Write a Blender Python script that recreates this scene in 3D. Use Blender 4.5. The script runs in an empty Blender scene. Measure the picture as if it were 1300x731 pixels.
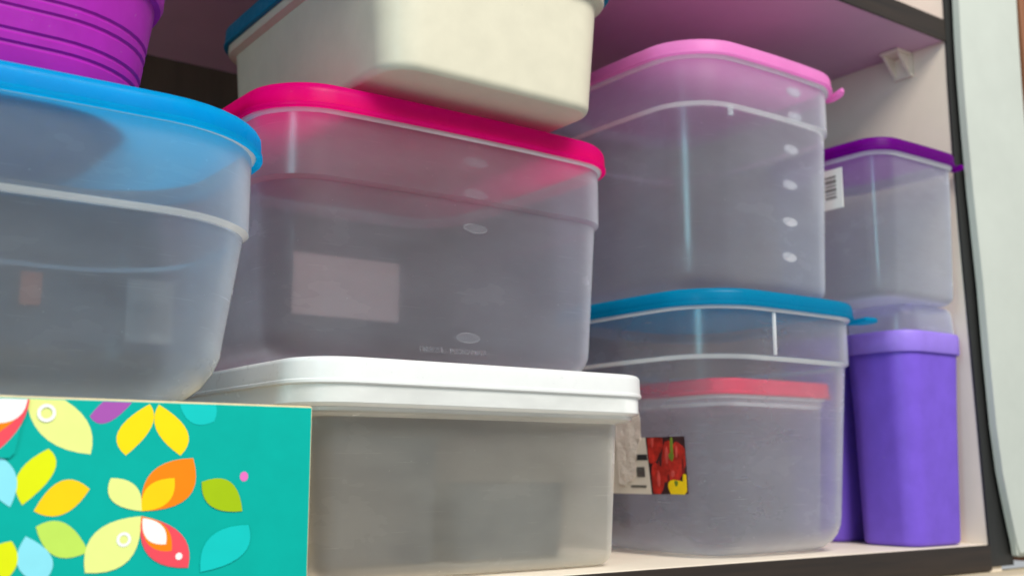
import bpy, bmesh, math, random
from mathutils import Vector
random.seed(4)
R = math.radians

# ------------------------------------------------------------------ camera
scn = bpy.context.scene
cd = bpy.data.cameras.new('camera')
cam = bpy.data.objects.new('camera', cd)
scn.collection.objects.link(cam)
cam.location = (0, 0, 0.063)
cam.rotation_euler = (R(90 + 9.375), 0, R(54.12 - 90))
cd.sensor_width = 36.0
cd.lens = 36.0 * 1381 / 1300
cd.clip_start = 0.02
cd.clip_end = 50
cd.dof.use_dof = True
cd.dof.focus_distance = 0.60
cd.dof.aperture_fstop = 8.0
scn.camera = cam

# ------------------------------------------------------------------ room light
world = bpy.data.worlds.new('World')
scn.world = world
world.use_nodes = True
bg = world.node_tree.nodes['Background']
bg.inputs['Color'].default_value = (0.93, 0.97, 1.0, 1)
bg.inputs['Strength'].default_value = 0.50

def area(name, loc, target, sx, sy, power, col):
    l = bpy.data.lights.new(name, 'AREA')
    l.shape = 'RECTANGLE'
    l.size, l.size_y, l.energy, l.color = sx, sy, power, col
    o = bpy.data.objects.new(name, l)
    scn.collection.objects.link(o)
    o.location = loc
    o.rotation_euler = (Vector(target) - Vector(loc)).to_track_quat('-Z', 'Y').to_euler()
    return o

area('room_lamp', (0.22, -1.05, 1.75), (0.45, 0.6, 0.15), 1.2, 0.9, 66, (1.0, 0.965, 0.91))
area('streak_light', (-1.15, -0.35, 0.56), (0.45, 0.6, 0.2), 0.26, 0.50, 7, (0.42, 0.88, 1.0))  # unseen cyan lamp added to draw upright streaks on the tub corners

vs = scn.view_settings
vs.view_transform = 'Standard'
vs.look = 'None'
vs.exposure = 0.0
vs.gamma = 1.0
vs.use_curve_mapping = False
scn.cycles.max_bounces = 24
scn.cycles.transparent_max_bounces = 48
scn.cycles.transmission_bounces = 20
scn.cycles.diffuse_bounces = 5
scn.cycles.glossy_bounces = 5
scn.cycles.use_denoising = True
scn.cycles.sample_clamp_indirect = 6.0

# ------------------------------------------------------------------ helpers
def S(c):
    f = lambda v: v / 12.92 if v <= 0.04045 else ((v + 0.055) / 1.055) ** 2.4
    return tuple(f(v / 255.0) for v in c) + (1.0,)

def new_mat(name):
    m = bpy.data.materials.new(name)
    m.use_nodes = True
    nt = m.node_tree
    nt.nodes.clear()
    return m, nt, nt.nodes, nt.links

def noise(nt, scale, detail=4, rough=0.6, stretch=None):
    n = nt.nodes.new('ShaderNodeTexNoise')
    n.inputs['Scale'].default_value = scale
    n.inputs['Detail'].default_value = detail
    n.inputs['Roughness'].default_value = rough
    tc = nt.nodes.new('ShaderNodeTexCoord')
    if stretch:
        mp = nt.nodes.new('ShaderNodeMapping')
        mp.inputs['Scale'].default_value = stretch
        nt.links.new(tc.outputs['Object'], mp.inputs['Vector'])
        nt.links.new(mp.outputs['Vector'], n.inputs['Vector'])
    else:
        nt.links.new(tc.outputs['Object'], n.inputs['Vector'])
    return n

def ramp(nt, src, p0, c0, p1, c1):
    r = nt.nodes.new('ShaderNodeValToRGB')
    r.color_ramp.elements[0].position = p0
    r.color_ramp.elements[0].color = c0
    r.color_ramp.elements[1].position = p1
    r.color_ramp.elements[1].color = c1
    nt.links.new(src, r.inputs['Fac'])
    return r

def g(v):
    return (v, v, v, 1)

def plastic(name, col, rough=0.35, glow=0.25, var=0.06, bump=0.02, tint=None):
    """opaque moulded plastic that lets a little light through"""
    m, nt, N, L = new_mat(name)
    out = N.new('ShaderNodeOutputMaterial')
    p = N.new('ShaderNodeBsdfPrincipled')
    n = noise(nt, 55, 5)
    c = S(col)
    lo = tuple(v * (1 - var * 1.6) for v in c[:3]) + (1,)
    hi = tuple(min(1, v * (1 + var)) for v in c[:3]) + (1,)
    r = ramp(nt, n.outputs['Fac'], 0.3, lo, 0.7, hi)
    n3 = noise(nt, 330, 2, 0.5)
    sp = ramp(nt, n3.outputs['Fac'], 0.73, g(0.0), 0.78, g(0.55))
    n4 = noise(nt, 40, 5, 0.7, (1, 1.5, 9))
    sw = ramp(nt, n4.outputs['Fac'], 0.66, g(0.0), 0.80, g(0.22))
    am = N.new('ShaderNodeMath'); am.operation = 'MAXIMUM'
    L.new(sp.outputs['Color'], am.inputs[0]); L.new(sw.outputs['Color'], am.inputs[1])
    cm = N.new('ShaderNodeMix'); cm.data_type = 'RGBA'
    L.new(am.outputs[0], cm.inputs['Factor'])
    L.new(r.outputs['Color'], cm.inputs['A'])
    cm.inputs['B'].default_value = tuple(0.55 * v + 0.45 * 0.42 for v in c[:3]) + (1,)
    L.new(cm.outputs['Result'], p.inputs['Base Color'])
    n2 = noise(nt, 160, 6, 0.7)
    rr = ramp(nt, n2.outputs['Fac'], 0.35, g(max(0.05, rough - 0.08)), 0.75, g(rough + 0.14))
    L.new(rr.outputs['Color'], p.inputs['Roughness'])
    p.inputs['IOR'].default_value = 1.46
    p.inputs['Specular IOR Level'].default_value = 0.32
    b = N.new('ShaderNodeBump')
    b.inputs['Strength'].default_value = bump
    b.inputs['Distance'].default_value = 0.001
    L.new(n2.outputs['Fac'], b.inputs['Height'])
    L.new(b.outputs['Normal'], p.inputs['Normal'])
    t = N.new('ShaderNodeBsdfTranslucent')
    t.inputs['Color'].default_value = tint or tuple(v ** 0.62 for v in c[:3]) + (1,)
    mx = N.new('ShaderNodeMixShader')
    mx.inputs['Fac'].default_value = glow
    L.new(p.outputs[0], mx.inputs[1])
    L.new(t.outputs[0], mx.inputs[2])
    L.new(mx.outputs[0], out.inputs['Surface'])
    return m

def milky(name, clear=0.63, blur=0.19, col=(230, 235, 243), rough=0.6, tint=(0.975, 0.985, 0.995), through=0.80):
    """frosted polypropylene: some light straight through, some blurred, some scattered"""
    m, nt, N, L = new_mat(name)
    out = N.new('ShaderNodeOutputMaterial')
    tr = N.new('ShaderNodeBsdfTransparent')
    tr.inputs['Color'].default_value = tint + (1,)
    rf = N.new('ShaderNodeBsdfRefraction')
    rf.inputs['Color'].default_value = tint + (1,)
    rf.inputs['Roughness'].default_value = rough
    rf.inputs['IOR'].default_value = 1.035
    df = N.new('ShaderNodeBsdfDiffuse')
    df.inputs['Color'].default_value = S(col)
    tl = N.new('ShaderNodeBsdfTranslucent')
    tl.inputs['Color'].default_value = S(col)
    sc = N.new('ShaderNodeMixShader')
    # head-on mostly passes light on, edge-on the skin itself shows
    lwd = N.new('ShaderNodeLayerWeight'); lwd.inputs['Blend'].default_value = 0.5
    pwd = N.new('ShaderNodeMath'); pwd.operation = 'POWER'; pwd.inputs[1].default_value = 2.5
    L.new(lwd.outputs['Facing'], pwd.inputs[0])
    kd = N.new('ShaderNodeMath'); kd.operation = 'MULTIPLY_ADD'; kd.use_clamp = True
    kd.inputs[1].default_value = -0.75; kd.inputs[2].default_value = through
    L.new(pwd.outputs[0], kd.inputs[0]); L.new(kd.outputs[0], sc.inputs[0])
    L.new(df.outputs[0], sc.inputs[1]); L.new(tl.outputs[0], sc.inputs[2])
    th = N.new('ShaderNodeMixShader'); th.inputs[0].default_value = blur / (clear + blur)
    L.new(tr.outputs[0], th.inputs[1]); L.new(rf.outputs[0], th.inputs[2])
    # cloudiness wanders a little, with smears and fine scuffs
    n1 = noise(nt, 14, 4, 0.6, (1, 1, 2.2))
    n2 = noise(nt, 420, 3, 0.5)
    body = 1.0 - clear - blur
    r1 = ramp(nt, n1.outputs['Fac'], 0.3, g(body * 0.8), 0.75, g(body * 1.25))
    r2 = ramp(nt, n2.outputs['Fac'], 0.735, g(0.0), 0.80, g(0.35))
    ad = N.new('ShaderNodeMath'); ad.operation = 'ADD'; ad.use_clamp = True
    L.new(r1.outputs['Color'], ad.inputs[0]); L.new(r2.outputs['Color'], ad.inputs[1])
    # seen edge-on, more plastic lies along the line of sight
    lw0 = N.new('ShaderNodeLayerWeight'); lw0.inputs['Blend'].default_value = 0.5
    pw0 = N.new('ShaderNodeMath'); pw0.operation = 'POWER'; pw0.inputs[1].default_value = 3.0
    L.new(lw0.outputs['Facing'], pw0.inputs[0])
    k0 = N.new('ShaderNodeMath'); k0.operation = 'MULTIPLY_ADD'; k0.inputs[1].default_value = 6.5; k0.inputs[2].default_value = 0.92
    L.new(pw0.outputs[0], k0.inputs[0])
    sc_tot = None
    for rot, thr in (((0.5, 0.2, 0.3), 0.700), ((-0.6, 0.4, -0.2), 0.715), ((0.1, -0.9, 0.6), 0.71)):
        tc = N.new('ShaderNodeTexCoord'); mp = N.new('ShaderNodeMapping')
        mp.inputs['Rotation'].default_value = rot; mp.inputs['Scale'].default_value = (28, 28, 900)
        ns = N.new('ShaderNodeTexNoise'); ns.inputs['Scale'].default_value = 1.0; ns.inputs['Detail'].default_value = 2
        L.new(tc.outputs['Object'], mp.inputs['Vector']); L.new(mp.outputs['Vector'], ns.inputs['Vector'])
        rs = ramp(nt, ns.outputs['Fac'], thr, g(0.0), thr + 0.06, g(0.075))
        if sc_tot is None:
            sc_tot = rs.outputs['Color']
        else:
            aa = N.new('ShaderNodeMath'); aa.operation = 'ADD'
            L.new(sc_tot, aa.inputs[0]); L.new(rs.outputs['Color'], aa.inputs[1]); sc_tot = aa.outputs[0]
    ad2 = N.new('ShaderNodeMath'); ad2.operation = 'ADD'; ad2.use_clamp = True
    L.new(ad.outputs[0], ad2.inputs[0]); L.new(sc_tot, ad2.inputs[1]); ad = ad2
    hz = N.new('ShaderNodeMath'); hz.operation = 'MULTIPLY'; hz.use_clamp = True
    L.new(ad.outputs[0], hz.inputs[0]); L.new(k0.outputs[0], hz.inputs[1])
    mx = N.new('ShaderNodeMixShader')
    L.new(hz.outputs[0], mx.inputs[0])
    L.new(th.outputs[0], mx.inputs[1]); L.new(sc.outputs[0], mx.inputs[2])
    gl = N.new('ShaderNodeBsdfGlossy')
    gr = ramp(nt, n1.outputs['Fac'], 0.3, g(0.17), 0.8, g(0.33))
    L.new(gr.outputs['Color'], gl.inputs['Roughness'])
    # Schlick reflectance, the same from both sides of the thin wall
    lw = N.new('ShaderNodeLayerWeight'); lw.inputs['Blend'].default_value = 0.5
    pw = N.new('ShaderNodeMath'); pw.operation = 'POWER'; pw.inputs[1].default_value = 4.5
    L.new(lw.outputs['Facing'], pw.inputs[0])
    fr = N.new('ShaderNodeMath'); fr.operation = 'MULTIPLY_ADD'
    fr.inputs[1].default_value = 0.9; fr.inputs[2].default_value = 0.022
    L.new(pw.outputs[0], fr.inputs[0])
    g2 = N.new('ShaderNodeMixShader')
    L.new(fr.outputs[0], g2.inputs[0])
    L.new(mx.outputs[0], g2.inputs[1]); L.new(gl.outputs[0], g2.inputs[2])
    L.new(g2.outputs[0], out.inputs['Surface'])
    return m

def paint(name, col, rough=0.6, var=0.08, scale=30, bump=0.1, stretch=None, spec=0.5, dist=0.001):
    m, nt, N, L = new_mat(name)
    out = N.new('ShaderNodeOutputMaterial')
    p = N.new('ShaderNodeBsdfPrincipled')
    n = noise(nt, scale, 6, 0.65, stretch)
    c = S(col)
    lo = tuple(v * (1 - var * 1.5) for v in c[:3]) + (1,)
    hi = tuple(min(1, v * (1 + var)) for v in c[:3]) + (1,)
    r = ramp(nt, n.outputs['Fac'], 0.3, lo, 0.7, hi)
    L.new(r.outputs['Color'], p.inputs['Base Color'])
    p.inputs['Roughness'].default_value = rough
    p.inputs['Specular IOR Level'].default_value = spec
    b = N.new('ShaderNodeBump')
    b.inputs['Strength'].default_value = bump
    b.inputs['Distance'].default_value = dist
    L.new(n.outputs['Fac'], b.inputs['Height'])
    L.new(b.outputs['Normal'], p.inputs['Normal'])
    L.new(p.outputs[0], out.inputs['Surface'])
    return m

def link(name, me, parent=None, loc=(0, 0, 0)):
    o = bpy.data.objects.new(name, me)
    scn.collection.objects.link(o)
    o.location = loc
    if parent:
        o.parent = parent
    return o

def finish(bm, name, mats, parent=None, loc=(0, 0, 0), angle=35, smooth=True):
    bmesh.ops.recalc_face_normals(bm, faces=bm.faces)
    me = bpy.data.meshes.new(name)
    bm.to_mesh(me); bm.free()
    for m in (mats if isinstance(mats, (list, tuple)) else [mats]):
        me.materials.append(m)
    if smooth:
        me.polygons.foreach_set('use_smooth', [True] * len(me.polygons))
        me.set_sharp_from_angle(angle=R(angle))
    return link(name, me, parent, loc)

def thing(name, label, cat, loc, group=None):
    o = bpy.data.objects.new(name, None)
    scn.collection.objects.link(o)
    o.empty_display_size = 0.02
    o.location = loc
    o['label'] = label; o['category'] = cat
    if group:
        o['group'] = group
    return o

def outline(hx, hy, r, bulge=0.0, nc=10, ns=8):
    """rounded rectangle, counter-clockwise, the sides bowed out by bulge"""
    r = max(0.0008, min(r, hx - 1e-4, hy - 1e-4))
    pts = []
    for k, (cx, cy) in enumerate(((hx - r, hy - r), (-hx + r, hy - r), (-hx + r, -hy + r), (hx - r, -hy + r))):
        for i in range(nc + 1):
            a = (k + i / nc) * math.pi / 2
            pts.append((cx + r * math.cos(a), cy + r * math.sin(a)))
        # straight side to the next corner
        nx = ((-hx + r, hy), (-hx, -hy + r), (hx - r, -hy), (hx, hy - r))[k]
        x0, y0 = pts[-1]
        for i in range(1, ns):
            f = i / ns
            pts.append((x0 + (nx[0] - x0) * f, y0 + (nx[1] - y0) * f))
    if bulge:
        pts = [(x + (bulge if x > 0 else -bulge) * (abs(x) / hx) ** 2 * (1 - (y / hy) ** 2),
                y + (bulge if y > 0 else -bulge) * (abs(y) / hy) ** 2 * (1 - (x / hx) ** 2)) for x, y in pts]
    return pts

def loft(bm, hx, hy, r, prof, bulge=0.0, close_first=True, close_last=True, rmin=0.003):
    """stack outlines: prof holds (offset, z); offset > 0 grows the outline"""
    rings = []
    for o, z in prof:
        pts = outline(hx + o, hy + o, max(rmin, r + o), bulge)
        rings.append([bm.verts.new((x, y, z)) for x, y in pts])
    n = len(rings[0])
    for a, b in zip(rings, rings[1:]):
        for i in range(n):
            j = (i + 1) % n
            bm.faces.new((a[i], a[j], b[j], b[i]))
    if close_first:
        bm.faces.new(list(reversed(rings[0])))
    if close_last:
        bm.faces.new(rings[-1])
    return rings

def box(bm, x0, x1, y0, y1, z0, z1, bev=0.0):
    vs_ = [bm.verts.new((x, y, z)) for z in (z0, z1) for x, y in ((x0, y0), (x1, y0), (x1, y1), (x0, y1))]
    fs = [(3, 2, 1, 0), (4, 5, 6, 7), (0, 1, 5, 4), (1, 2, 6, 5), (2, 3, 7, 6), (3, 0, 4, 7)]
    faces = [bm.faces.new([vs_[i] for i in f]) for f in fs]
    if bev:
        ed = list({e for f in faces for e in f.edges})
        bmesh.ops.bevel(bm, geom=ed, offset=bev, segments=2, affect='EDGES', profile=0.5)

def arc(o0, z0, o1, z1, n=6, kind='out'):
    """quarter-round between two profile points"""
    r = []
    for i in range(1, n):
        a = i / n * math.pi / 2
        if kind == 'out':      # leaves horizontally, arrives vertically
            r.append((o0 + (o1 - o0) * math.sin(a), z0 + (z1 - z0) * (1 - math.cos(a))))
        else:                  # leaves vertically, arrives horizontally
            r.append((o0 + (o1 - o0) * (1 - math.cos(a)), z0 + (z1 - z0) * math.sin(a)))
    return r

def tub_profile(h, botr, taper, step, zs, t=0.0013, flange=0.0026, fl_h=0.007):
    """closed wall of a container; offset 0 = collar just under the rim"""
    b = -taper - step
    p = [(b - botr, 0.0)]
    p += arc(b - botr, 0.0, b, botr)
    p += [(b, botr)]
    for i in range(1, 5):
        p.append((b + taper * i / 4, botr + (zs - botr) * i / 4))
    if step > 0:
        p += [(-step + 0.0004, zs + 0.0004), (-0.0008, zs + 0.0016), (0.0, zs + 0.0024)]
    p += [(0.0, h - fl_h - 0.001), (flange * 0.8, h - fl_h), (flange, h - fl_h + 0.001), (flange, h - 0.001), (flange - 0.0008, h)]
    p += [(-t, h), (-t, zs + 0.003)]
    if step > 0:
        p += [(-step - t, zs - 0.0004)]
    for i in range(3, -1, -1):
        p.append((b - t + taper * i / 4, botr + (zs - botr) * i / 4))
    br = max(0.002, botr - t)
    p += [(b - t - br + br * math.cos(a), t + br - br * math.sin(a)) for a in (0.35, 0.75, 1.15)]
    p += [(b - t - br, t)]
    return p

def lid_profile(z0, z1, out=0.0052, soft=0.004, inn=0.0030, zrim=None, well=0.006):
    """skirt from z0, rolled top edge at z1, sunk middle panel"""
    zrim = zrim if zrim is not None else z1 - 0.0035
    p = [(inn - 0.016, zrim), (inn, zrim), (inn, z0), (out, z0), (out + 0.0006, z0 + 0.0006), (out + 0.0006, z0 + 0.0020), (out - 0.0001, z0 + 0.0028)]
    p += [(out - 0.0004, z1 - soft)]
    p += arc(out - 0.0004, z1 - soft, out - 0.0004 - soft, z1, 6, 'in')
    p += [(out - 0.0004 - soft, z1), (out - soft - 0.006, z1), (out - soft - 0.0085, z1 - 0.001), (out - soft - 0.010, z1 - min(well, z1 - zrim - 0.0012))]
    return p

def tab_mesh(bm, w, d, t, n=10):
    """finger tab: half-round tongue along +x"""
    up = []
    pts = [(0, -w / 2)] + [(d * math.cos(a) ** 0.7 if math.cos(a) > 0 else 0, w / 2 * math.sin(a)) for a in [(-math.pi / 2 + math.pi * i / n) for i in range(1, n)]] + [(0, w / 2)]
    lo = [bm.verts.new((x, y, 0)) for x, y in pts]
    hi = [bm.verts.new((x, y, t)) for x, y in pts]
    bm.faces.new(list(reversed(lo))); bm.faces.new(hi)
    for i in range(len(pts)):
        j = (i + 1) % len(pts)
        bm.faces.new((lo[i], lo[j], hi[j], hi[i]))
    bmesh.ops.bevel(bm, geom=list(bm.edges), offset=t * 0.22, segments=2, affect='EDGES')

def leaf(A, B, M1, M2, n=10):
    def q(P0, M, P2):
        cx, cy = 2 * M[0] - (P0[0] + P2[0]) / 2, 2 * M[1] - (P0[1] + P2[1]) / 2
        return [((1 - t) ** 2 * P0[0] + 2 * t * (1 - t) * cx + t * t * P2[0],
                 (1 - t) ** 2 * P0[1] + 2 * t * (1 - t) * cy + t * t * P2[1]) for t in [i / n for i in range(n)]]
    return q(A, M1, B) + q(B, M2, A)

def clip(poly, lo=None, hi=None, axis=1):
    for lim, keep in ((hi, lambda v: v <= hi), (lo, lambda v: v >= lo)):
        if lim is None:
            continue
        out = []
        for i, p in enumerate(poly):
            q = poly[(i + 1) % len(poly)]
            if keep(p[axis]):
                out.append(p)
            if keep(p[axis]) != keep(q[axis]):
                f = (lim - p[axis]) / (q[axis] - p[axis])
                out.append((p[0] + (q[0] - p[0]) * f, p[1] + (q[1] - p[1]) * f))
        poly = out
    return poly

def flat(bm, pts, y, mi=0, depth=0.00012):
    """thin printed shape facing -y: pts are (x, z)"""
    a = [bm.verts.new((x, y, z)) for x, z in pts]
    b = [bm.verts.new((x, y + depth, z)) for x, z in pts]
    fs = [bm.faces.new(a), bm.faces.new(list(reversed(b)))]
    for i in range(len(pts)):
        j = (i + 1) % len(pts)
        fs.append(bm.faces.new((a[j], a[i], b[i], b[j])))
    for f in fs:
        f.material_index = mi

def circle(cx, cz, rx, rz=None, n=20):
    rz = rz or rx
    return [(cx + rx * math.cos(2 * math.pi * i / n), cz + rz * math.sin(2 * math.pi * i / n)) for i in range(n)]

# ------------------------------------------------------------------ materials
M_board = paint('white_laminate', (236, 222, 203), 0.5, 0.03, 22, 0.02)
M_under = paint('white_laminate_pink_bounce', (206, 166, 188), 0.5, 0.03, 22, 0.02)  # pink bounce light from the lids is painted into this board colour
M_edge = paint('dark_wood_edging', (38, 27, 19), 0.45, 0.35, 9, 0.15, (1, 14, 26))
M_black = paint('black_edging', (34, 34, 33), 0.5, 0.2, 12, 0.1, (14, 8, 1))
M_back = paint('dark_back_board', (84, 70, 54), 0.7, 0.15, 6, 0.05, (10, 3, 1))
M_wall = paint('old_white_paint', (188, 193, 184), 0.55, 0.035, 16, 0.35, None, 0.4, 0.002)
M_brown = paint('brown_paint', (132, 82, 52), 0.6, 0.12, 9, 0.1, (14, 8, 1))
M_rail = paint('beige_paint', (206, 190, 164), 0.6, 0.1, 22, 0.15)

M_tub = milky('frosted_plastic')
M_tubclear = milky('frosted_plastic_clearer', 0.74, 0.12, (232, 235, 241), 0.6, (0.98, 0.985, 0.995))
M_tubwarm = milky('frosted_plastic_warm', 0.59, 0.24, (246, 242, 232), 0.55, (0.985, 0.985, 0.98), 0.55)
M_blue = plastic('blue_plastic', (0, 190, 238), 0.30, 0.82)
M_magenta = plastic('magenta_plastic', (246, 10, 148), 0.32, 0.78)
M_pink = plastic('pink_plastic', (246, 160, 222), 0.34, 0.62)
M_turq = plastic('turquoise_plastic', (0, 156, 196), 0.32, 0.7)
M_white = plastic('white_plastic', (240, 240, 238), 0.33, 0.25, 0.02)
M_cream = plastic('cream_plastic', (216, 209, 187), 0.42, 0.12, 0.03)
M_creamlid = plastic('sea_blue_plastic', (0, 128, 164), 0.4, 0.2)
M_basket = plastic('purple_plastic', (172, 36, 172), 0.40, 0.22)
M_violet = plastic('violet_plastic', (126, 92, 214), 0.42, 0.18)
M_violetrim = plastic('light_violet_plastic', (164, 134, 236), 0.38, 0.25)
M_purple = plastic('deep_purple_plastic', (134, 0, 156), 0.34, 0.72)
M_red = plastic('red_plastic', (252, 52, 92), 0.35, 0.3)
M_mark = milky('raised_mark', 0.80, 0.10, (240, 238, 240), 0.4)
M_markclear = milky('raised_mark_clear', 0.60, 0.10, (244, 242, 244), 0.4, through=0.5)
M_rib = milky('thick_plastic', 0.32, 0.10, (244, 244, 244), 0.4, through=0.35)
M_flange = milky('white_thick_plastic', 0.12, 0.08, (248, 248, 244), 0.4, through=0.25)
M_card = paint('raw_cardboard', (206, 190, 150), 0.85, 0.1, 120, 0.1)
M_teal = paint('teal_print', (0, 163, 150), 0.45, 0.03, 60, 0.015, None, 0.12)
M_paper = paint('white_paper', (232, 222, 208), 0.8, 0.04, 70, 0.12)
M_papergrey = paint('shiny_label_paper', (226, 224, 218), 0.35, 0.03, 60, 0.02)
M_faint = paint('hazed_label', (172, 170, 160), 0.6, 0.06, 60, 0.02)  # greyed: the haze of the tub wall is put into the label colour
M_hazedorange = paint('hazed_orange_label', (196, 120, 92), 0.6, 0.06, 60, 0.02)  # orange dulled in the same way, wall haze in the colour
M_ink = paint('black_ink', (44, 44, 48), 0.6, 0.2, 90, 0.0)
M_greyink = paint('grey_ink', (128, 124, 120), 0.6, 0.15, 90, 0.0)

# ------------------------------------------------------------------ shelf
FY, CEIL, PX, BACK = 0.5225, 0.440, 0.8735, 0.975
shelf = thing('shelf_unit', 'white shelf bay with dark wood edging that holds all the plastic tubs', 'shelf', (0.4, FY, 0))
def sbox(name, mat, x0, x1, y0, y1, z0, z1, parent=shelf, bev=0.0006):
    bm = bmesh.new()
    box(bm, x0 - 0.4, x1 - 0.4, y0 - FY, y1 - FY, z0, z1, bev)
    return finish(bm, name, mat, parent, smooth=False)
lower = sbox('shelf_board', M_board, -1.2, 0.8706, FY + 0.001, BACK, -0.0205, 0.0)
e = sbox('edge_band', M_edge, -1.2, 0.8715, FY - 0.0013, FY + 0.0007, -0.0215, -0.0004, lower)
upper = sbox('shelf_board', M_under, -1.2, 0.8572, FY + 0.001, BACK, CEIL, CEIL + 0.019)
e = sbox('edge_band', M_edge, -1.2, 0.8568, FY - 0.0012, FY + 0.0008, CEIL - 0.0012, CEIL + 0.0195, upper)
LEV = ((-0.10, 0.8745), (0.0, 0.8708), (0.09, 0.8668), (0.19, 0.8625), (0.26, 0.8592), (0.33, 0.8572), (0.40, 0.8568), (0.48, 0.8585), (0.60, 0.860), (0.95, 0.863))
def warped(name, mat, dx0, dx1, y0, y1, zmin, parent):
    """an upright board that has bowed slightly with age"""
    bm = bmesh.new()
    lv = [(z, x) for z, x in LEV if z > zmin + 0.01]
    lv = [(zmin, 0.8708 - 0.037 * zmin)] + lv
    ring = []
    for z, x in lv:
        ring.append([bm.verts.new((x + a - 0.4, b - FY, z)) for a, b in ((dx0, y0), (dx1, y0), (dx1, y1), (dx0, y1))])
    for a, b in zip(ring, ring[1:]):
        for k in range(4):
            bm.faces.new((a[k], a[(k + 1) % 4], b[(k + 1) % 4], b[k]))
    bm.faces.new(ring[0]); bm.faces.new(ring[-1])
    return finish(bm, name, mat, parent, angle=30)
side = warped('side_panel', M_board, 0.0, 0.018, FY + 0.001, BACK, -0.10, shelf)
warped('edge_band', M_black, -0.0004, 0.0335, FY - 0.0012, FY + 0.0008, -0.0185, side)
sbox('back_panel', M_back, -1.2, PX + 0.018, BACK + 0.0005, BACK + 0.006, -0.10, 0.95)
bm = bmesh.new()   # small white corner bracket under the upper board
PX = 0.8570
box(bm, PX - 0.022 - 0.4, PX - 0.0003 - 0.4, 0.556 - FY, 0.576 - FY, CEIL - 0.0030, CEIL - 0.0003, 0.0006)
box(bm, PX - 0.0032 - 0.4, PX - 0.0003 - 0.4, 0.556 - FY, 0.576 - FY, CEIL - 0.0235, CEIL - 0.0032, 0.0006)
for yy in (0.5575, 0.5725):
    w = [bm.verts.new((x - 0.4, yy - FY + d, z)) for d in (0, 0.002) for x, z in ((PX - 0.0034, CEIL - 0.0034), (PX - 0.020, CEIL - 0.0034), (PX - 0.0034, CEIL - 0.022))]
    for f in ((0, 1, 2), (5, 4, 3), (0, 3, 4, 1), (1, 4, 5, 2), (2, 5, 3, 0)):
        bm.faces.new([w[i] for i in f])
finish(bm, 'corner_bracket', M_board, shelf, smooth=False)
sbox('base_rail', M_rail, -1.2, 1.3, FY - 0.030, FY + 0.010, -0.060, -0.0225, shelf, 0.002)

# wall beside the shelf: an uneven plaster edge laps over the black edging
bm = bmesh.new()
edge = [(0.8985, -0.01), (0.8967, 0.0), (0.8897, 0.026), (0.882, 0.0587), (0.8773, 0.0981), (0.8747, 0.1514), (0.8727, 0.2194), (0.8699, 0.2606), (0.8672, 0.3023), (0.8653, 0.3519), (0.8642, 0.4022), (0.8646, 0.4391), (0.866, 0.4768), (0.8675, 0.6), (0.8695, 0.95)]
rt = [(0.966, 0.95), (0.9648, 0.5035), (0.9632, 0.4635), (0.9622, 0.4164), (0.9632, 0.2), (0.963, -0.010)]
pts = edge + rt
flo = [bm.verts.new((x, 0.5120, z)) for x, z in pts]
bk = [bm.verts.new((x, 0.5185, z)) for x, z in pts]
bm.faces.new(flo); bm.faces.new(list(reversed(bk)))
for i in range(len(pts)):
    j = (i + 1) % len(pts)
    bm.faces.new((flo[j], flo[i], bk[i], bk[j]))
bmesh.ops.bevel(bm, geom=[e for e in bm.edges if all(v in flo for v in e.verts)], offset=0.0022, segments=3, affect='EDGES')
box(bm, 0.9090, 0.9618, 0.5190, 0.80, -0.012, 0.95)
w = finish(bm, 'wall', M_wall); w['kind'] = 'structure'
bm = bmesh.new()
box(bm, 0.9670, 1.40, 0.509, 0.70, -0.02, 0.95, 0.002)
w = finish(bm, 'wall', M_brown, smooth=False); w['kind'] = 'structure'

# ------------------------------------------------------------------ tub builder
GROUP = 'lidded plastic food tubs stacked on the shelf'
def tub(name, label, x0, x1, y0, y1, zb, h, r, lid_z, lidmat, bodymat, botr=0.02, taper=0.006, step=0.0025, zs=None,
        ridge=True, bulge=0.003, out=0.0052, soft=0.004, fl_h=0.0075, t=0.0013, cat='food tub', group=GROUP, lid_bulge=None, flange=0.0026):
    """x0..y1 are the outside of the lid; zb is what it stands on; lid_z = (skirt bottom, top) above zb"""
    hx, hy = (x1 - x0) / 2 - out, (y1 - y0) / 2 - out
    root = thing(name, label, cat, ((x0 + x1) / 2, (y0 + y1) / 2, zb), group)
    zs = zs if zs is not None else h * 0.78
    bm = bmesh.new()
    loft(bm, hx, hy, r - out, tub_profile(h, botr, taper, step, zs, t, flange, fl_h), bulge)
    for f in bm.faces:
        zc = f.calc_center_median().z
        if zc > h - fl_h - 0.0012 or (ridge and step > 0 and zs - 0.0002 < zc < zs + 0.0022 and f.calc_area() < 0.004):
            f.material_index = 1
    body = finish(bm, 'body', [bodymat, M_flange if lidmat is M_white else M_rib], root)
    lid = None
    if lidmat:
        bm = bmesh.new()
        loft(bm, hx, hy, r - out, lid_profile(lid_z[0], lid_z[1], out, soft, flange + 0.0004, h + 0.0004), bulge)
        lid = finish(bm, 'lid', lidmat, root)
    return root, body, lid, hx, hy

def lid_tab(lid, x, y, z, ang, w, d, t, mat):
    bm = bmesh.new(); tab_mesh(bm, w, d, t)
    o = finish(bm, 'tab', mat, lid, (x, y, z), 30)
    o.rotation_euler = (0, 0, ang)
    return o

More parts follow.
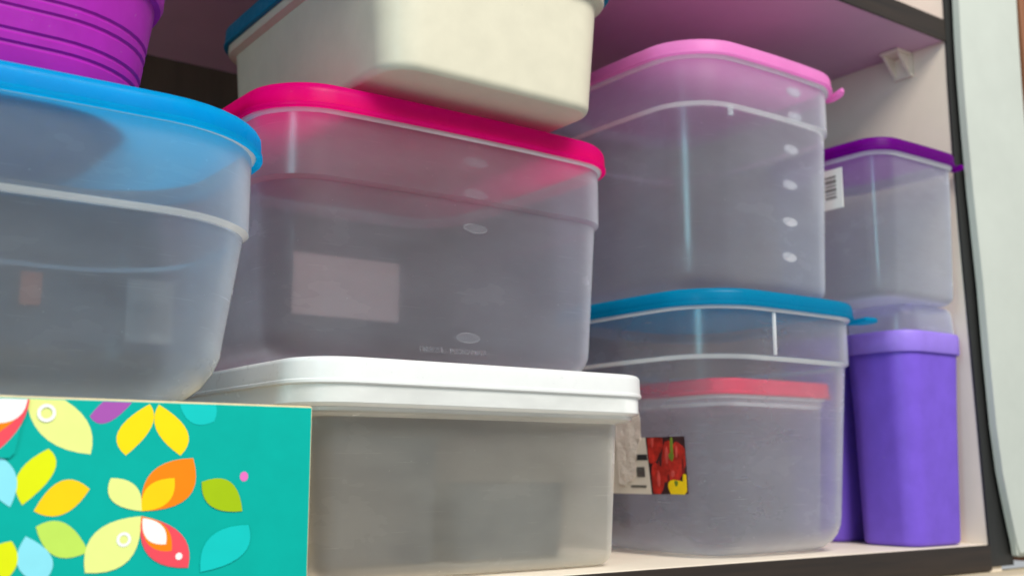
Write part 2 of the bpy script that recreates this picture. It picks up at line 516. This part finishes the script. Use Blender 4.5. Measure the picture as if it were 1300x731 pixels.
def marks(body, spots, rx, rz, y, mat=None, ring=True):
    """raised oval measure marks on a front wall; spots are local (x, z)"""
    me = None
    for i, (x, z) in enumerate(spots):
        if me is None:
            bm = bmesh.new()
            c = circle(0, 0, 1.0, 1.0, 24)
            for k in range(24):
                pass
            lo = [bm.verts.new((a * rx, 0.0006, b * rz)) for a, b in c]
            hi = [bm.verts.new((a * rx * 0.9, -0.0005, b * rz * 0.88)) for a, b in c]
            bm.faces.new(hi); bm.faces.new(list(reversed(lo)))
            for k in range(24):
                j = (k + 1) % 24
                bm.faces.new((lo[k], lo[j], hi[j], hi[k]))
            o = finish(bm, 'measure_mark', mat or M_mark, body, (x, y, z))
            me = o.data
        else:
            link('measure_mark', me, body, (x, y, z))

def text_obj(txt, size, mat, parent, loc, rot, extrude=0.0002, sx=1.0):
    cu = bpy.data.curves.new('lettering', 'FONT')
    cu.body = txt; cu.size = size; cu.extrude = extrude; cu.align_x = 'CENTER'
    cu.resolution_u = 2
    tmp = bpy.data.objects.new('tmp_text', cu)
    scn.collection.objects.link(tmp)
    dg = bpy.context.evaluated_depsgraph_get()
    me = bpy.data.meshes.new_from_object(tmp.evaluated_get(dg))
    bpy.data.objects.remove(tmp)
    me.name = 'lettering'
    me.materials.clear(); me.materials.append(mat)
    o = link('lettering', me, parent, loc)
    o.rotation_euler = rot
    o.scale = (sx, 1, 1)
    return o

# ------------------------------------------------------------------ floral box
BX, BY, BH = 0.232, 0.485, 0.0925
carton = thing('floral_box', 'teal cardboard box printed with bright petals, lowest at the front', 'cardboard box', (BX - 0.16, BY, 0))
def lx(x): return x - (BX - 0.16)
bm = bmesh.new()
box(bm, lx(BX - 0.33), lx(BX), 0, 0.20, 0.0004, BH, 0.0012)
finish(bm, 'box_body', M_card, carton)
bm = bmesh.new()
box(bm, lx(BX - 0.3292), lx(BX - 0.0010), -0.0006, 0.0004, 0.0010, BH - 0.0010, 0.0002)
front = finish(bm, 'front_panel', M_teal, carton, smooth=False)
inks = {'pale': (232, 238, 140), 'plum': (168, 84, 172), 'yellow': (255, 218, 0), 'aqua': (0, 196, 190), 'chartreuse': (226, 232, 0),
        'gold': (255, 206, 0), 'sky': (140, 224, 236), 'lime': (192, 226, 90), 'orange': (255, 132, 0), 'coral': (240, 76, 90),
        'white': (246, 244, 238), 'olive': (164, 192, 0), 'pinkdot': (232, 112, 190)}
ink_list = list(inks)
ink_m = [paint('ink_' + k, tuple(int(0.95 * q) for q in v), 0.45, 0.025, 60, 0.01, None, 0.25) for k, v in inks.items()]
petals = [
('pale', (-130.6, 97.4), (-102.9, 68.7), (-123.4, 76.9), (-107.7, 85.8)),
('plum', (-104.3, 84.7), (-83.1, 96.0), (-95.7, 82.7), (-94.6, 94.3)),
('yellow', (-79.0, 90.8), (-88.2, 68.3), (-91.9, 78.7), (-77.7, 80.9)),
('yellow', (-75.0, 90.7), (-64.2, 68.4), (-75.5, 79.6), (-61.6, 79.2)),
('aqua', (-66.8, 95.4), (-49.3, 83.8), (-60.6, 83.5), (-51.0, 93.6)),
('chartreuse', (-120.0, 70.9), (-128.7, 48.0), (-131.2, 60.3), (-117.2, 61.4)),
('gold', (-102.4, 54.2), (-124.1, 45.5), (-114.1, 57.6), (-112.4, 44.0)),
('sky', (-138.3, 67.4), (-133.3, 47.3), (-141.6, 56.6), (-131.6, 59.2)),
('lime', (-122.9, 39.2), (-101.4, 28.3), (-111.5, 40.3), (-114.8, 27.2)),
('sky', (-126.5, 35.5), (-119.3, 16.1), (-128.9, 24.1), (-115.6, 26.1)),
('chartreuse', (-131.7, 33.8), (-136.7, 16.1), (-139.6, 28.9), (-129.2, 24.1)),
('pale', (-94.0, 58.7), (-80.0, 44.5), (-83.2, 55.2), (-92.8, 49.1)),
('orange', (-58.4, 67.3), (-80.0, 44.5), (-76.4, 61.3), (-59.8, 50.2)),
('gold', (-66.4, 58.6), (-80.0, 44.5), (-77.9, 54.9), (-68.6, 48.3)),
('pale', (-80.3, 42.4), (-102.3, 19.7), (-99.1, 36.0), (-84.6, 23.9)),
('coral', (-80.1, 42.4), (-58.4, 19.6), (-62.1, 34.1), (-75.9, 25.4)),
('orange', (-80.0, 42.3), (-66.1, 27.1), (-69.0, 37.3), (-76.5, 30.4)),
('white', (-79.5, 41.6), (-68.8, 30.1), (-70.7, 37.9), (-77.2, 32.7)),
('olive', (-54.0, 56.8), (-34.3, 43.5), (-40.6, 56.7), (-49.1, 46.0)),
('aqua', (-31.1, 37.3), (-52.8, 17.4), (-48.8, 32.5), (-33.4, 24.1))]
flap_petals = [
('coral', (-129.1, 98.6), (-144.3, 66.3), (-131.5, 80.7), (-146.2, 92.3)),
('orange', (-129.6, 98.6), (-142.9, 75.5), (-132.3, 85.1), (-146.2, 92.3)),
('white', (-130.7, 99.7), (-143.3, 80.9), (-131.5, 85.1), (-145.2, 93.5))]
def to_box(pts):
    return [(lx(BX) + x / 1000, z / 1000) for x, z in pts]
bm = bmesh.new()
for k, (c, A, B, m1, m2) in enumerate(petals):
    flat(bm, to_box(clip(leaf(A, B, m1, m2), hi=91.2)), -0.00068 - 0.00002 * k, ink_list.index(c), 0.00004)
flat(bm, to_box(circle(-34.0, 59.1, 2.0, 2.2)), -0.00070, ink_list.index('pinkdot'), 0.00004)
flat(bm, to_box(circle(-62.8, 24.7, 1.55)), -0.00112, ink_list.index('white'), 0.00004)
for cx, cz, ro, ri in ((-121.8, 85.6, 3.8, 2.35), (-87.1, 32.8, 3.1, 1.8)):
    for i in range(24):
        a, b = 2 * math.pi * i / 24, 2 * math.pi * (i + 1) / 24
        q = [(cx + ro * math.cos(a), cz + ro * math.sin(a)), (cx + ro * math.cos(b), cz + ro * math.sin(b)),
             (cx + ri * math.cos(b), cz + ri * math.sin(b)), (cx + ri * math.cos(a), cz + ri * math.sin(a))]
        vv = [bm.verts.new((x, -0.00114, z)) for x, z in to_box(q)]
        bm.faces.new(vv).material_index = ink_list.index('white')
finish(bm, 'petal_print', ink_m, front, smooth=False)
bm = bmesh.new()
flat(bm, to_box([(-300, 91.2), (-130.2, 91.2), (-131.7, 78.5), (-133.2, 69.0), (-135.0, 67.0), (-300, 67.0)]), -0.0016, 0, 0.0008)
flap = finish(bm, 'tuck_flap', M_teal, carton, smooth=False)
bm = bmesh.new()
for k, (c, A, B, m1, m2) in enumerate(flap_petals):
    flat(bm, to_box(clip(leaf(A, B, m1, m2), lo=67.3, hi=91.0)), -0.00164 - 0.00002 * k, ink_list.index(c), 0.00002)
finish(bm, 'petal_print', ink_m, flap, smooth=False)

# ------------------------------------------------------------------ blue-lidded tub
root, body, lid, hx, hy = tub('food_tub', 'large frosted tub with a sky blue lid standing on the teal petal box', -0.030, 0.2285, 0.500, 0.700, BH + 0.0003,
    0.1425, 0.068, (0.1335, 0.1475), M_blue, M_tub, botr=0.036, taper=0.008, step=0.003, zs=0.090, bulge=0.002, soft=0.005)
L0 = lambda r, x, y, z: (x - r.location.x, y - r.location.y, z - r.location.z)
bm = bmesh.new()
box(bm, 0, 0.030, 0, 0.0004, 0, 0.040)
st = finish(bm, 'barcode_label', M_faint, body, L0(root, 0.198, 0.6835, 0.140), smooth=False)
bm = bmesh.new()
x = 0.003
while x < 0.026:
    w = random.choice((0.0006, 0.0009, 0.0014)); box(bm, x, x + w, -0.0003, -0.0001, 0.006, 0.026); x += w + random.choice((0.0007, 0.0012))
finish(bm, 'barcode', M_greyink, st, smooth=False)
bm = bmesh.new()
box(bm, 0, 0.012, 0, 0.0004, 0, 0.020)
finish(bm, 'orange_label', M_hazedorange, body, L0(root, 0.136, 0.6835, 0.158), smooth=False)

# ------------------------------------------------------------------ purple basket on the blue tub
root = thing('storage_basket', 'bright purple grooved basket with a rolled rim on the sky blue lid', 'basket', (0.045, 0.615, BH + 0.1480))
bm = bmesh.new()
z0 = 0.0
prof = [(-0.040, 0.0), (-0.034, 0.0), (-0.0305, 0.0012), (-0.029, 0.004)]
gro = []
zz = 0.004
def off(z): return -0.029 + 0.135 * z
for zc in (0.0175, 0.0235, 0.0345, 0.0405):
    prof += [(off(zc - 0.0014), zc - 0.0014), (off(zc) - 0.0010, zc - 0.0004), (off(zc) - 0.0010, zc + 0.0004), (off(zc + 0.0014), zc + 0.0014)]
zt = 0.064
prof += [(off(zt), zt), (off(zt) + 0.003, zt + 0.001), (off(zt) + 0.0045, zt + 0.004), (off(zt) + 0.005, zt + 0.013), (off(zt) + 0.0042, zt + 0.016),
         (off(zt) + 0.002, zt + 0.017), (off(zt) - 0.0005, zt + 0.016), (off(zt) - 0.002, zt + 0.012), (off(0.03) - 0.002, 0.03), (off(0.006) - 0.0022, 0.006), (-0.034, 0.002)]
loft(bm, 0.144, 0.112, 0.075, prof, 0.004)
finish(bm, 'basket_body', M_basket, root)

# ------------------------------------------------------------------ white-lidded low tub
root, body, lid, hx, hy = tub('food_tub', 'low wide frosted tub with a white lid on the shelf beside the teal box', 0.2485, 0.502, 0.527, 0.800, 0.0006,
    0.112, 0.032, (0.1075, 0.1222), M_white, M_tubwarm, botr=0.010, taper=0.004, step=0.0105, zs=0.0905, ridge=False, bulge=0.002, out=0.006, soft=0.003, fl_h=0.0155, flange=0.0046, t=0.0016)
WZ = 0.1228
M_slate = plastic('slate_plastic', (52, 64, 76), 0.5, 0.05)
def open_box(name, label, cx, cy, hx_, hy_, h_):
    r_ = thing(name, label, 'box', (cx, cy, 0.0024))
    bm = bmesh.new()
    loft(bm, hx_, hy_, 0.010, [(-0.006, 0.0), (-0.004, 0.001), (-0.003, 0.004), (-0.0006, h_ - 0.003), (0.001, h_ - 0.0025), (0.001, h_), (-0.001, h_), (-0.0045, 0.006), (-0.007, 0.003)], 0.001)
    finish(bm, 'box_body', M_slate, r_)
open_box('slate_stand_in', 'slate grey stand-in for a dim shape seen through the low white lidded tub, taller one', 0.333, 0.665, 0.050, 0.060, 0.080)  # both pieces are added stand-ins for unidentified dim shapes in the tub
open_box('slate_stand_in_low', 'shallow slate grey stand-in for a dim shape seen through the low white lidded tub', 0.437, 0.655, 0.046, 0.055, 0.050)
# ------------------------------------------------------------------ magenta-lidded tub
root, body, lid, hx, hy = tub('food_tub', 'frosted tub with a magenta lid, stacked on the white lid', 0.2405, 0.5105, 0.565, 0.815, WZ + 0.0003,
    0.1565, 0.040, (0.1500, 0.1665), M_magenta, M_tub, botr=0.020, taper=0.005, step=0.003, zs=0.108, ridge=False, bulge=0.004, soft=0.007)
fy = 0.565 + 0.0052 - root.location.y
marks(body, [(0.383 - root.location.x, z - root.location.z) for z in (0.259, 0.238, 0.215)], 0.0095, 0.0030, fy - 0.0008)
marks(body, [(0.381 - root.location.x, 0.1445 - root.location.z)], 0.0095, 0.0034, fy + 0.0040)
text_obj('FREEZER · MICROWAVE', 0.0048, M_mark, body, (0.371 - root.location.x, fy + 0.0052, 0.1340 - root.location.z), (R(90), 0, 0))
bm = bmesh.new()
box(bm, 0, 0.097, 0, 0.0005, 0, 0.050)
finish(bm, 'paper_label', M_paper, body, L0(root, 0.3585, 0.7930, 0.1835), smooth=False)
MZ = WZ + 0.0003 + 0.1665

# ------------------------------------------------------------------ cream box on the magenta lid
root = thing('cream_box', 'cream opaque food box with a blue lid resting on the magenta lid', 'food box', (0.3775, 0.654, MZ + 0.0003))
hx, hy = 0.0885, 0.132
bm = bmesh.new()
prof = [(-0.072, 0.0), (-0.0645, 0.0), (-0.0625, 0.0032), (-0.0620, 0.0056), (-0.0135, 0.0062)]
prof += arc(-0.0135, 0.0058, -0.0085, 0.0115, 6)
prof += [(-0.0085, 0.0115), (-0.006, 0.045), (-0.0035, 0.078), (-0.003, 0.0815), (0.0022, 0.083), (0.0030, 0.0845), (0.0030, 0.092), (0.002, 0.093), (-0.004, 0.093), (-0.0055, 0.080), (-0.0095, 0.02), (-0.014, 0.0085), (-0.072, 0.0075)]
loft(bm, hx, hy, 0.030, prof, 0.0012)
finish(bm, 'box_body', M_cream, root)
bm = bmesh.new()
loft(bm, hx, hy, 0.030, lid_profile(0.0885, 0.1040, 0.0060, 0.004, 0.0034, 0.0935), 0.0012)
finish(bm, 'lid', M_creamlid, root)

# ------------------------------------------------------------------ turquoise-lidded tub and the tub inside it
root, body, lid, hx, hy = tub('food_tub', 'tall frosted tub with a turquoise lid and a smaller red lidded tub inside', 0.545, 0.7315, 0.521, 0.722, 0.0006,
    0.1825, 0.046, (0.1762, 0.1885), M_turq, M_tubclear, botr=0.026, taper=0.0075, step=0.003, zs=0.139, bulge=0.004, soft=0.004)
lid_tab(lid, 0.7295 - root.location.x, 0.540 - root.location.y, 0.1768, R(-20), 0.030, 0.018, 0.0030, M_turq)
bm = bmesh.new()
box(bm, -0.0011, 0.0011, -0.0010, 0.0008, 0, 0.031, 0.0003)
finish(bm, 'rib', M_rib, body, L0(root, 0.612, 0.5222, 0.1432))
fy = root.location.y
# pepper label on the near side wall
LXp = 0.545 + 0.0052 - 0.004 + 0.003 + 0.0042
lab = None
def side_flat(bm, pts, x, mi=0, d=0.0003):
    a = [bm.verts.new((x, y, z)) for y, z in pts]
    b = [bm.verts.new((x + d, y, z)) for y, z in pts]
    fs = [bm.faces.new(a), bm.faces.new(list(reversed(b)))]
    for i in range(len(pts)):
        j = (i + 1) % len(pts)
        fs.append(bm.faces.new((a[j], a[i], b[i], b[j])))
    for f in fs:
        f.material_index = mi
M_pr = paint('pepper_red', (190, 46, 36), 0.4, 0.45, 130, 0.0)
M_prd = paint('pepper_dark_red', (120, 24, 22), 0.5, 0.3, 60, 0.0)
M_prl = paint('pepper_light_red', (214, 84, 76), 0.45, 0.2, 90, 0.0)
M_pg = paint('pepper_stalk', (120, 140, 44), 0.5, 0.25, 90, 0.0)
M_py = paint('pepper_yellow', (244, 200, 16), 0.45, 0.1, 70, 0.0)
M_pd = paint('print_dark', (58, 30, 34), 0.5, 0.3, 70, 0.0)
# local frame of the sticker: u runs from the far edge (0) to the near edge (1), v up
Y0, Y1, Z0, Z1 = 0.640, 0.5580, 0.0440, 0.0850
def uv(pts):
    return [(Y0 + (Y1 - Y0) * u, Z0 + (Z1 - Z0) * v_) for u, v_ in pts]
TW, TD, TCY = (0.7315 - 0.545) / 2 - 0.0052, (0.722 - 0.521) / 2 - 0.0052, 0.6215
def place(o, x):
    """move the sticker to the tub's frame and bend it on to the bowed side wall"""
    o.location = (0.545 + 0.0052 - root.location.x, -root.location.y, -root.location.z)
    for v in o.data.vertices:
        y, z = v.co.y - TCY, v.co.z
        taper = 0.003 + 0.0075 * max(0.0, 1 - (z - 0.018) / 0.121)
        v.co.x += taper - 0.004 * (1 - (y / TD) ** 2) * (1 - taper / TW) ** 2 + x - 0.0005
bm = bmesh.new()
side_flat(bm, uv([(0, 0), (0.56, 0), (0.525, 1), (0, 1)]), 0)
lab = finish(bm, 'price_label', M_paper, body, smooth=False)
STX = 0.0
place(lab, STX)
bm = bmesh.new()
side_flat(bm, uv([(0.562, 0), (1, 0.02), (1, 1), (0.527, 1)]), 0, 0)
def blob(cx, cy, rx, ry, lobes, ph, n=22):
    return [(cx + rx * (1 + 0.12 * math.sin(lobes * a + ph)) * math.cos(a), cy + ry * (1 + 0.12 * math.sin(lobes * a + ph)) * math.sin(a)) for a in [2 * math.pi * i / n for i in range(n)]]
def cl(p): return clip(clip(p, lo=0.01, hi=0.99), lo=0.55, hi=0.995, axis=0)
side_flat(bm, uv(cl(blob(0.60, 0.85, 0.13, 0.28, 3, 0.4))), -0.00010, 1)
side_flat(bm, uv(cl(blob(0.645, 0.25, 0.075, 0.30, 3, 1.4))), -0.00016, 1)
side_flat(bm, uv(cl(blob(0.83, 0.55, 0.135, 0.36, 4, 0.2))), -0.00022, 1)
side_flat(bm, uv(cl(blob(0.745, 0.42, 0.095, 0.22, 3, 2.2))), -0.00028, 1)
side_flat(bm, uv(cl(blob(0.925, 0.62, 0.075, 0.30, 3, 0.9))), -0.00034, 1)
side_flat(bm, uv(cl(blob(0.78, 0.68, 0.018, 0.16, 2, 0.9))), -0.00040, 3)
side_flat(bm, uv(cl(blob(0.665, 0.28, 0.016, 0.15, 2, 0.9))), -0.00044, 3)
side_flat(bm, uv(cl(blob(0.90, 0.74, 0.012, 0.11, 2, 0.4))), -0.00041, 3)
side_flat(bm, uv(cl(blob(0.84, 0.36, 0.02, 0.06, 2, 0.4))), -0.00042, 3)
side_flat(bm, uv(cl(blob(0.70, 0.60, 0.014, 0.13, 2, 1.0))), -0.00043, 0)
side_flat(bm, uv(cl(blob(0.785, 0.22, 0.016, 0.16, 2, 1.0))), -0.000435, 2)
side_flat(bm, uv(cl(blob(0.965, 0.46, 0.012, 0.18, 2, 1.0))), -0.000438, 2)
side_flat(bm, uv(cl(blob(0.61, 0.92, 0.014, 0.10, 2, 0.2))), -0.000439, 3)
side_flat(bm, uv(cl(blob(0.845, 0.80, 0.018, 0.22, 2, 0.0))), -0.00048, 4)
side_flat(bm, uv(cl(blob(0.835, 0.66, 0.03, 0.06, 3, 0.0))), -0.00052, 4)
side_flat(bm, uv(cl(blob(0.885, 0.10, 0.11, 0.17, 3, 0.5))), -0.00056, 5)
side_flat(bm, uv(cl(blob(0.985, 0.22, 0.03, 0.15, 3, 0.5))), -0.00060, 5)
side_flat(bm, uv(cl(blob(0.875, 0.20, 0.02, 0.05, 3, 0.5))), -0.00064, 4)
o = finish(bm, 'pepper_print', [M_pd, M_pr, M_prd, M_prl, M_pg, M_py], body, smooth=False)
place(o, STX - 0.0001)
bm = bmesh.new()
side_flat(bm, uv([(0.34, 0.60), (0.535, 0.60), (0.53, 0.70), (0.335, 0.70)]), -0.00025)
u = 0.385
while u < 0.49:
    w = random.choice((0.006, 0.010, 0.014)); side_flat(bm, uv([(u, 0.30), (u + w, 0.30), (u + w, 0.48), (u, 0.48)]), -0.00025); u += w + 0.008
for v_ in (0.115, 0.14):
    side_flat(bm, uv([(0.30, v_), (0.50, v_), (0.50, v_ + 0.012), (0.30, v_ + 0.012)]), -0.00025)
o = finish(bm, 'barcode', M_ink, lab, smooth=False)
place(o, STX)
o.location = (0, 0, 0)
# torn leftover of an older label hangs over it
pts = [(0.6285, 0.113), (0.6165, 0.114), (0.6055, 0.1125), (0.602, 0.106), (0.6005, 0.099), (0.6017, 0.092), (0.601, 0.084), (0.6035, 0.08), (0.6065, 0.075), (0.6095, 0.0685), (0.608, 0.063), (0.61, 0.0575), (0.6135, 0.0535), (0.619, 0.0525), (0.6215, 0.05), (0.6285, 0.0515)]
bm = bmesh.new()
side_flat(bm, pts, 0, 0, 0.0004)
bmesh.ops.triangulate(bm, faces=[f for f in bm.faces if len(f.verts) > 4])
M_torn = paint('torn_paper', (238, 226, 214), 0.85, 0.06, 90, 0.9, None, 0.3, 0.004)
o = finish(bm, 'torn_label', M_torn, body, smooth=False)
place(o, STX - 0.0009)
TZ = 0.0006 + 0.1885
TROOT = root

root2, body2, lid2, _, _ = tub('inner_tub', 'small frosted tub with a red lid, inside the turquoise lidded tub', 0.5870, 0.7165, 0.5490, 0.680, 0.0024,
    0.1185, 0.018, (0.1140, 0.1260), M_red, M_tubclear, botr=0.010, taper=0.004, step=0.002, zs=0.106, bulge=0.001, soft=0.0025, fl_h=0.006, group=None)
lid_tab(lid2, 0.7150 - root2.location.x, 0.566 - root2.location.y, 0.1143, R(-5), 0.018, 0.0065, 0.0022, M_red)

# ------------------------------------------------------------------ pink-lidded tub
root, body, lid, hx, hy = tub('food_tub', 'tall frosted tub with a pale pink lid stacked on the turquoise lid', 0.5435, 0.7275, 0.5300, 0.735, TZ + 0.0003,
    0.1815, 0.042, (0.1755, 0.1875), M_pink, M_tub, botr=0.014, taper=0.0045, step=0.0025, zs=0.138, bulge=0.005, soft=0.0045)
lid_tab(lid, 0.7225 - root.location.x, 0.545 - root.location.y, 0.1758, R(-25), 0.030, 0.0062, 0.0042, M_pink)
fy = 0.530 + 0.0052 - 0.003 - root.location.y
marks(body, [(0.658 - root.location.x, z - root.location.z) for z in (0.3535, 0.3335)], 0.0084, 0.0037, fy + 0.0005, M_markclear)
marks(body, [(0.655 - root.location.x, 0.307 - root.location.z)], 0.0084, 0.0037, fy + 0.0030, M_markclear)
marks(body, [(x - root.location.x, z - root.location.z) for x, z in ((0.6535, 0.2785), (0.652, 0.249))], 0.0084, 0.0037, fy + 0.0040, M_markclear)
marks(body, [(0.6508 - root.location.x, 0.2215 - root.location.z)], 0.0084, 0.0037, fy + 0.0050, M_markclear)
bm = bmesh.new()
box(bm, -0.0022, 0.0022, -0.0016, 0.001, 0, 0.008, 0.0008)
finish(bm, 'latch_nub', M_rib, body, L0(root, 0.590, 0.5375, 0.3225))

# ------------------------------------------------------------------ violet bins
bins = None
def violet_bin():
    r_ = thing('storage_canister', 'violet canister with clear domed lid at the shelf end, under the purple lidded tub', 'canister', (0.8165, 0.5580, 0.0006), 'violet canisters at the end of the shelf')
    hx, hy = 0.0432, 0.0355
    bm = bmesh.new()
    prof = [(-0.0155, 0.002), (-0.0145, 0.0), (-0.0110, 0.0)]
    prof += arc(-0.0110, 0.0, -0.0080, 0.004, 4)
    prof += [(-0.0080, 0.004), (-0.0062, 0.06), (-0.0045, 0.11), (-0.0020, 0.157), (-0.0020, 0.161), (-0.0035, 0.161), (-0.0070, 0.11), (-0.0115, 0.006), (-0.0150, 0.003)]
    loft(bm, hx, hy, 0.021, prof, 0.001)
    finish(bm, 'canister_body', M_violet, r_)
    bm = bmesh.new()
    loft(bm, hx, hy, 0.021, [(-0.012, 0.1625), (-0.0012, 0.1625), (-0.0012, 0.157), (0.0, 0.1565), (0.0008, 0.158), (0.0008, 0.1715), (0.0, 0.1735), (-0.003, 0.1745), (-0.012, 0.1745)], 0.001)
    rim = finish(bm, 'rim', M_violetrim, r_)
    bm = bmesh.new()
    loft(bm, hx, hy, 0.021, [(-0.0028, 0.1747), (-0.0034, 0.187), (-0.0044, 0.193), (-0.0070, 0.1960), (-0.012, 0.1970), (-0.018, 0.1970), (-0.018, 0.1957), (-0.012, 0.1957), (-0.0066, 0.1942), (-0.0056, 0.1920), (-0.0048, 0.187), (-0.0042, 0.1747)], 0.001, close_first=False, close_last=False)
    bm.verts.ensure_lookup_table()
    dome = finish(bm, 'clear_dome', M_tub, r_)
    return r_
b1 = violet_bin()
b2 = b1.copy(); scn.collection.objects.link(b2)
b2.location = (0.8168, 0.6315, 0.0006)
b2['label'] = 'second violet canister, hidden in shade behind the violet canister at the shelf end'
for ch in list(b1.children):
    c = ch.copy(); scn.collection.objects.link(c); c.parent = b2

# ------------------------------------------------------------------ purple-lidded tub
root, body, lid, hx, hy = tub('food_tub', 'small frosted tub with a deep purple lid on the violet canister', 0.7310, 0.8500, 0.507, 0.635, 0.0006 + 0.1970 + 0.0003,
    0.1255, 0.024, (0.1190, 0.1300), M_purple, M_tub, botr=0.008, taper=0.003, step=0.0, zs=0.095, bulge=0.001, soft=0.003, fl_h=0.0085)
lid_tab(lid, 0.8470 - root.location.x, 0.5160 - root.location.y, 0.1193, R(-15), 0.016, 0.007, 0.0035, M_purple)
bm = bmesh.new()
box(bm, -0.0006, 0.0, 0, 0.030, 0, 0.034, 0.0002)
tg = finish(bm, 'price_sticker', M_papergrey, body, L0(root, 0.7330, 0.5470, 0.2745), smooth=False)
bm = bmesh.new()
z = 0.009
for wz in (0.0018, 0.001, 0.0025, 0.0012, 0.0030, 0.0015):
    box(bm, -0.0009, -0.0007, 0.006, 0.017, z, z + wz); z += wz + 0.0016
finish(bm, 'barcode', M_greyink, tg, smooth=False)
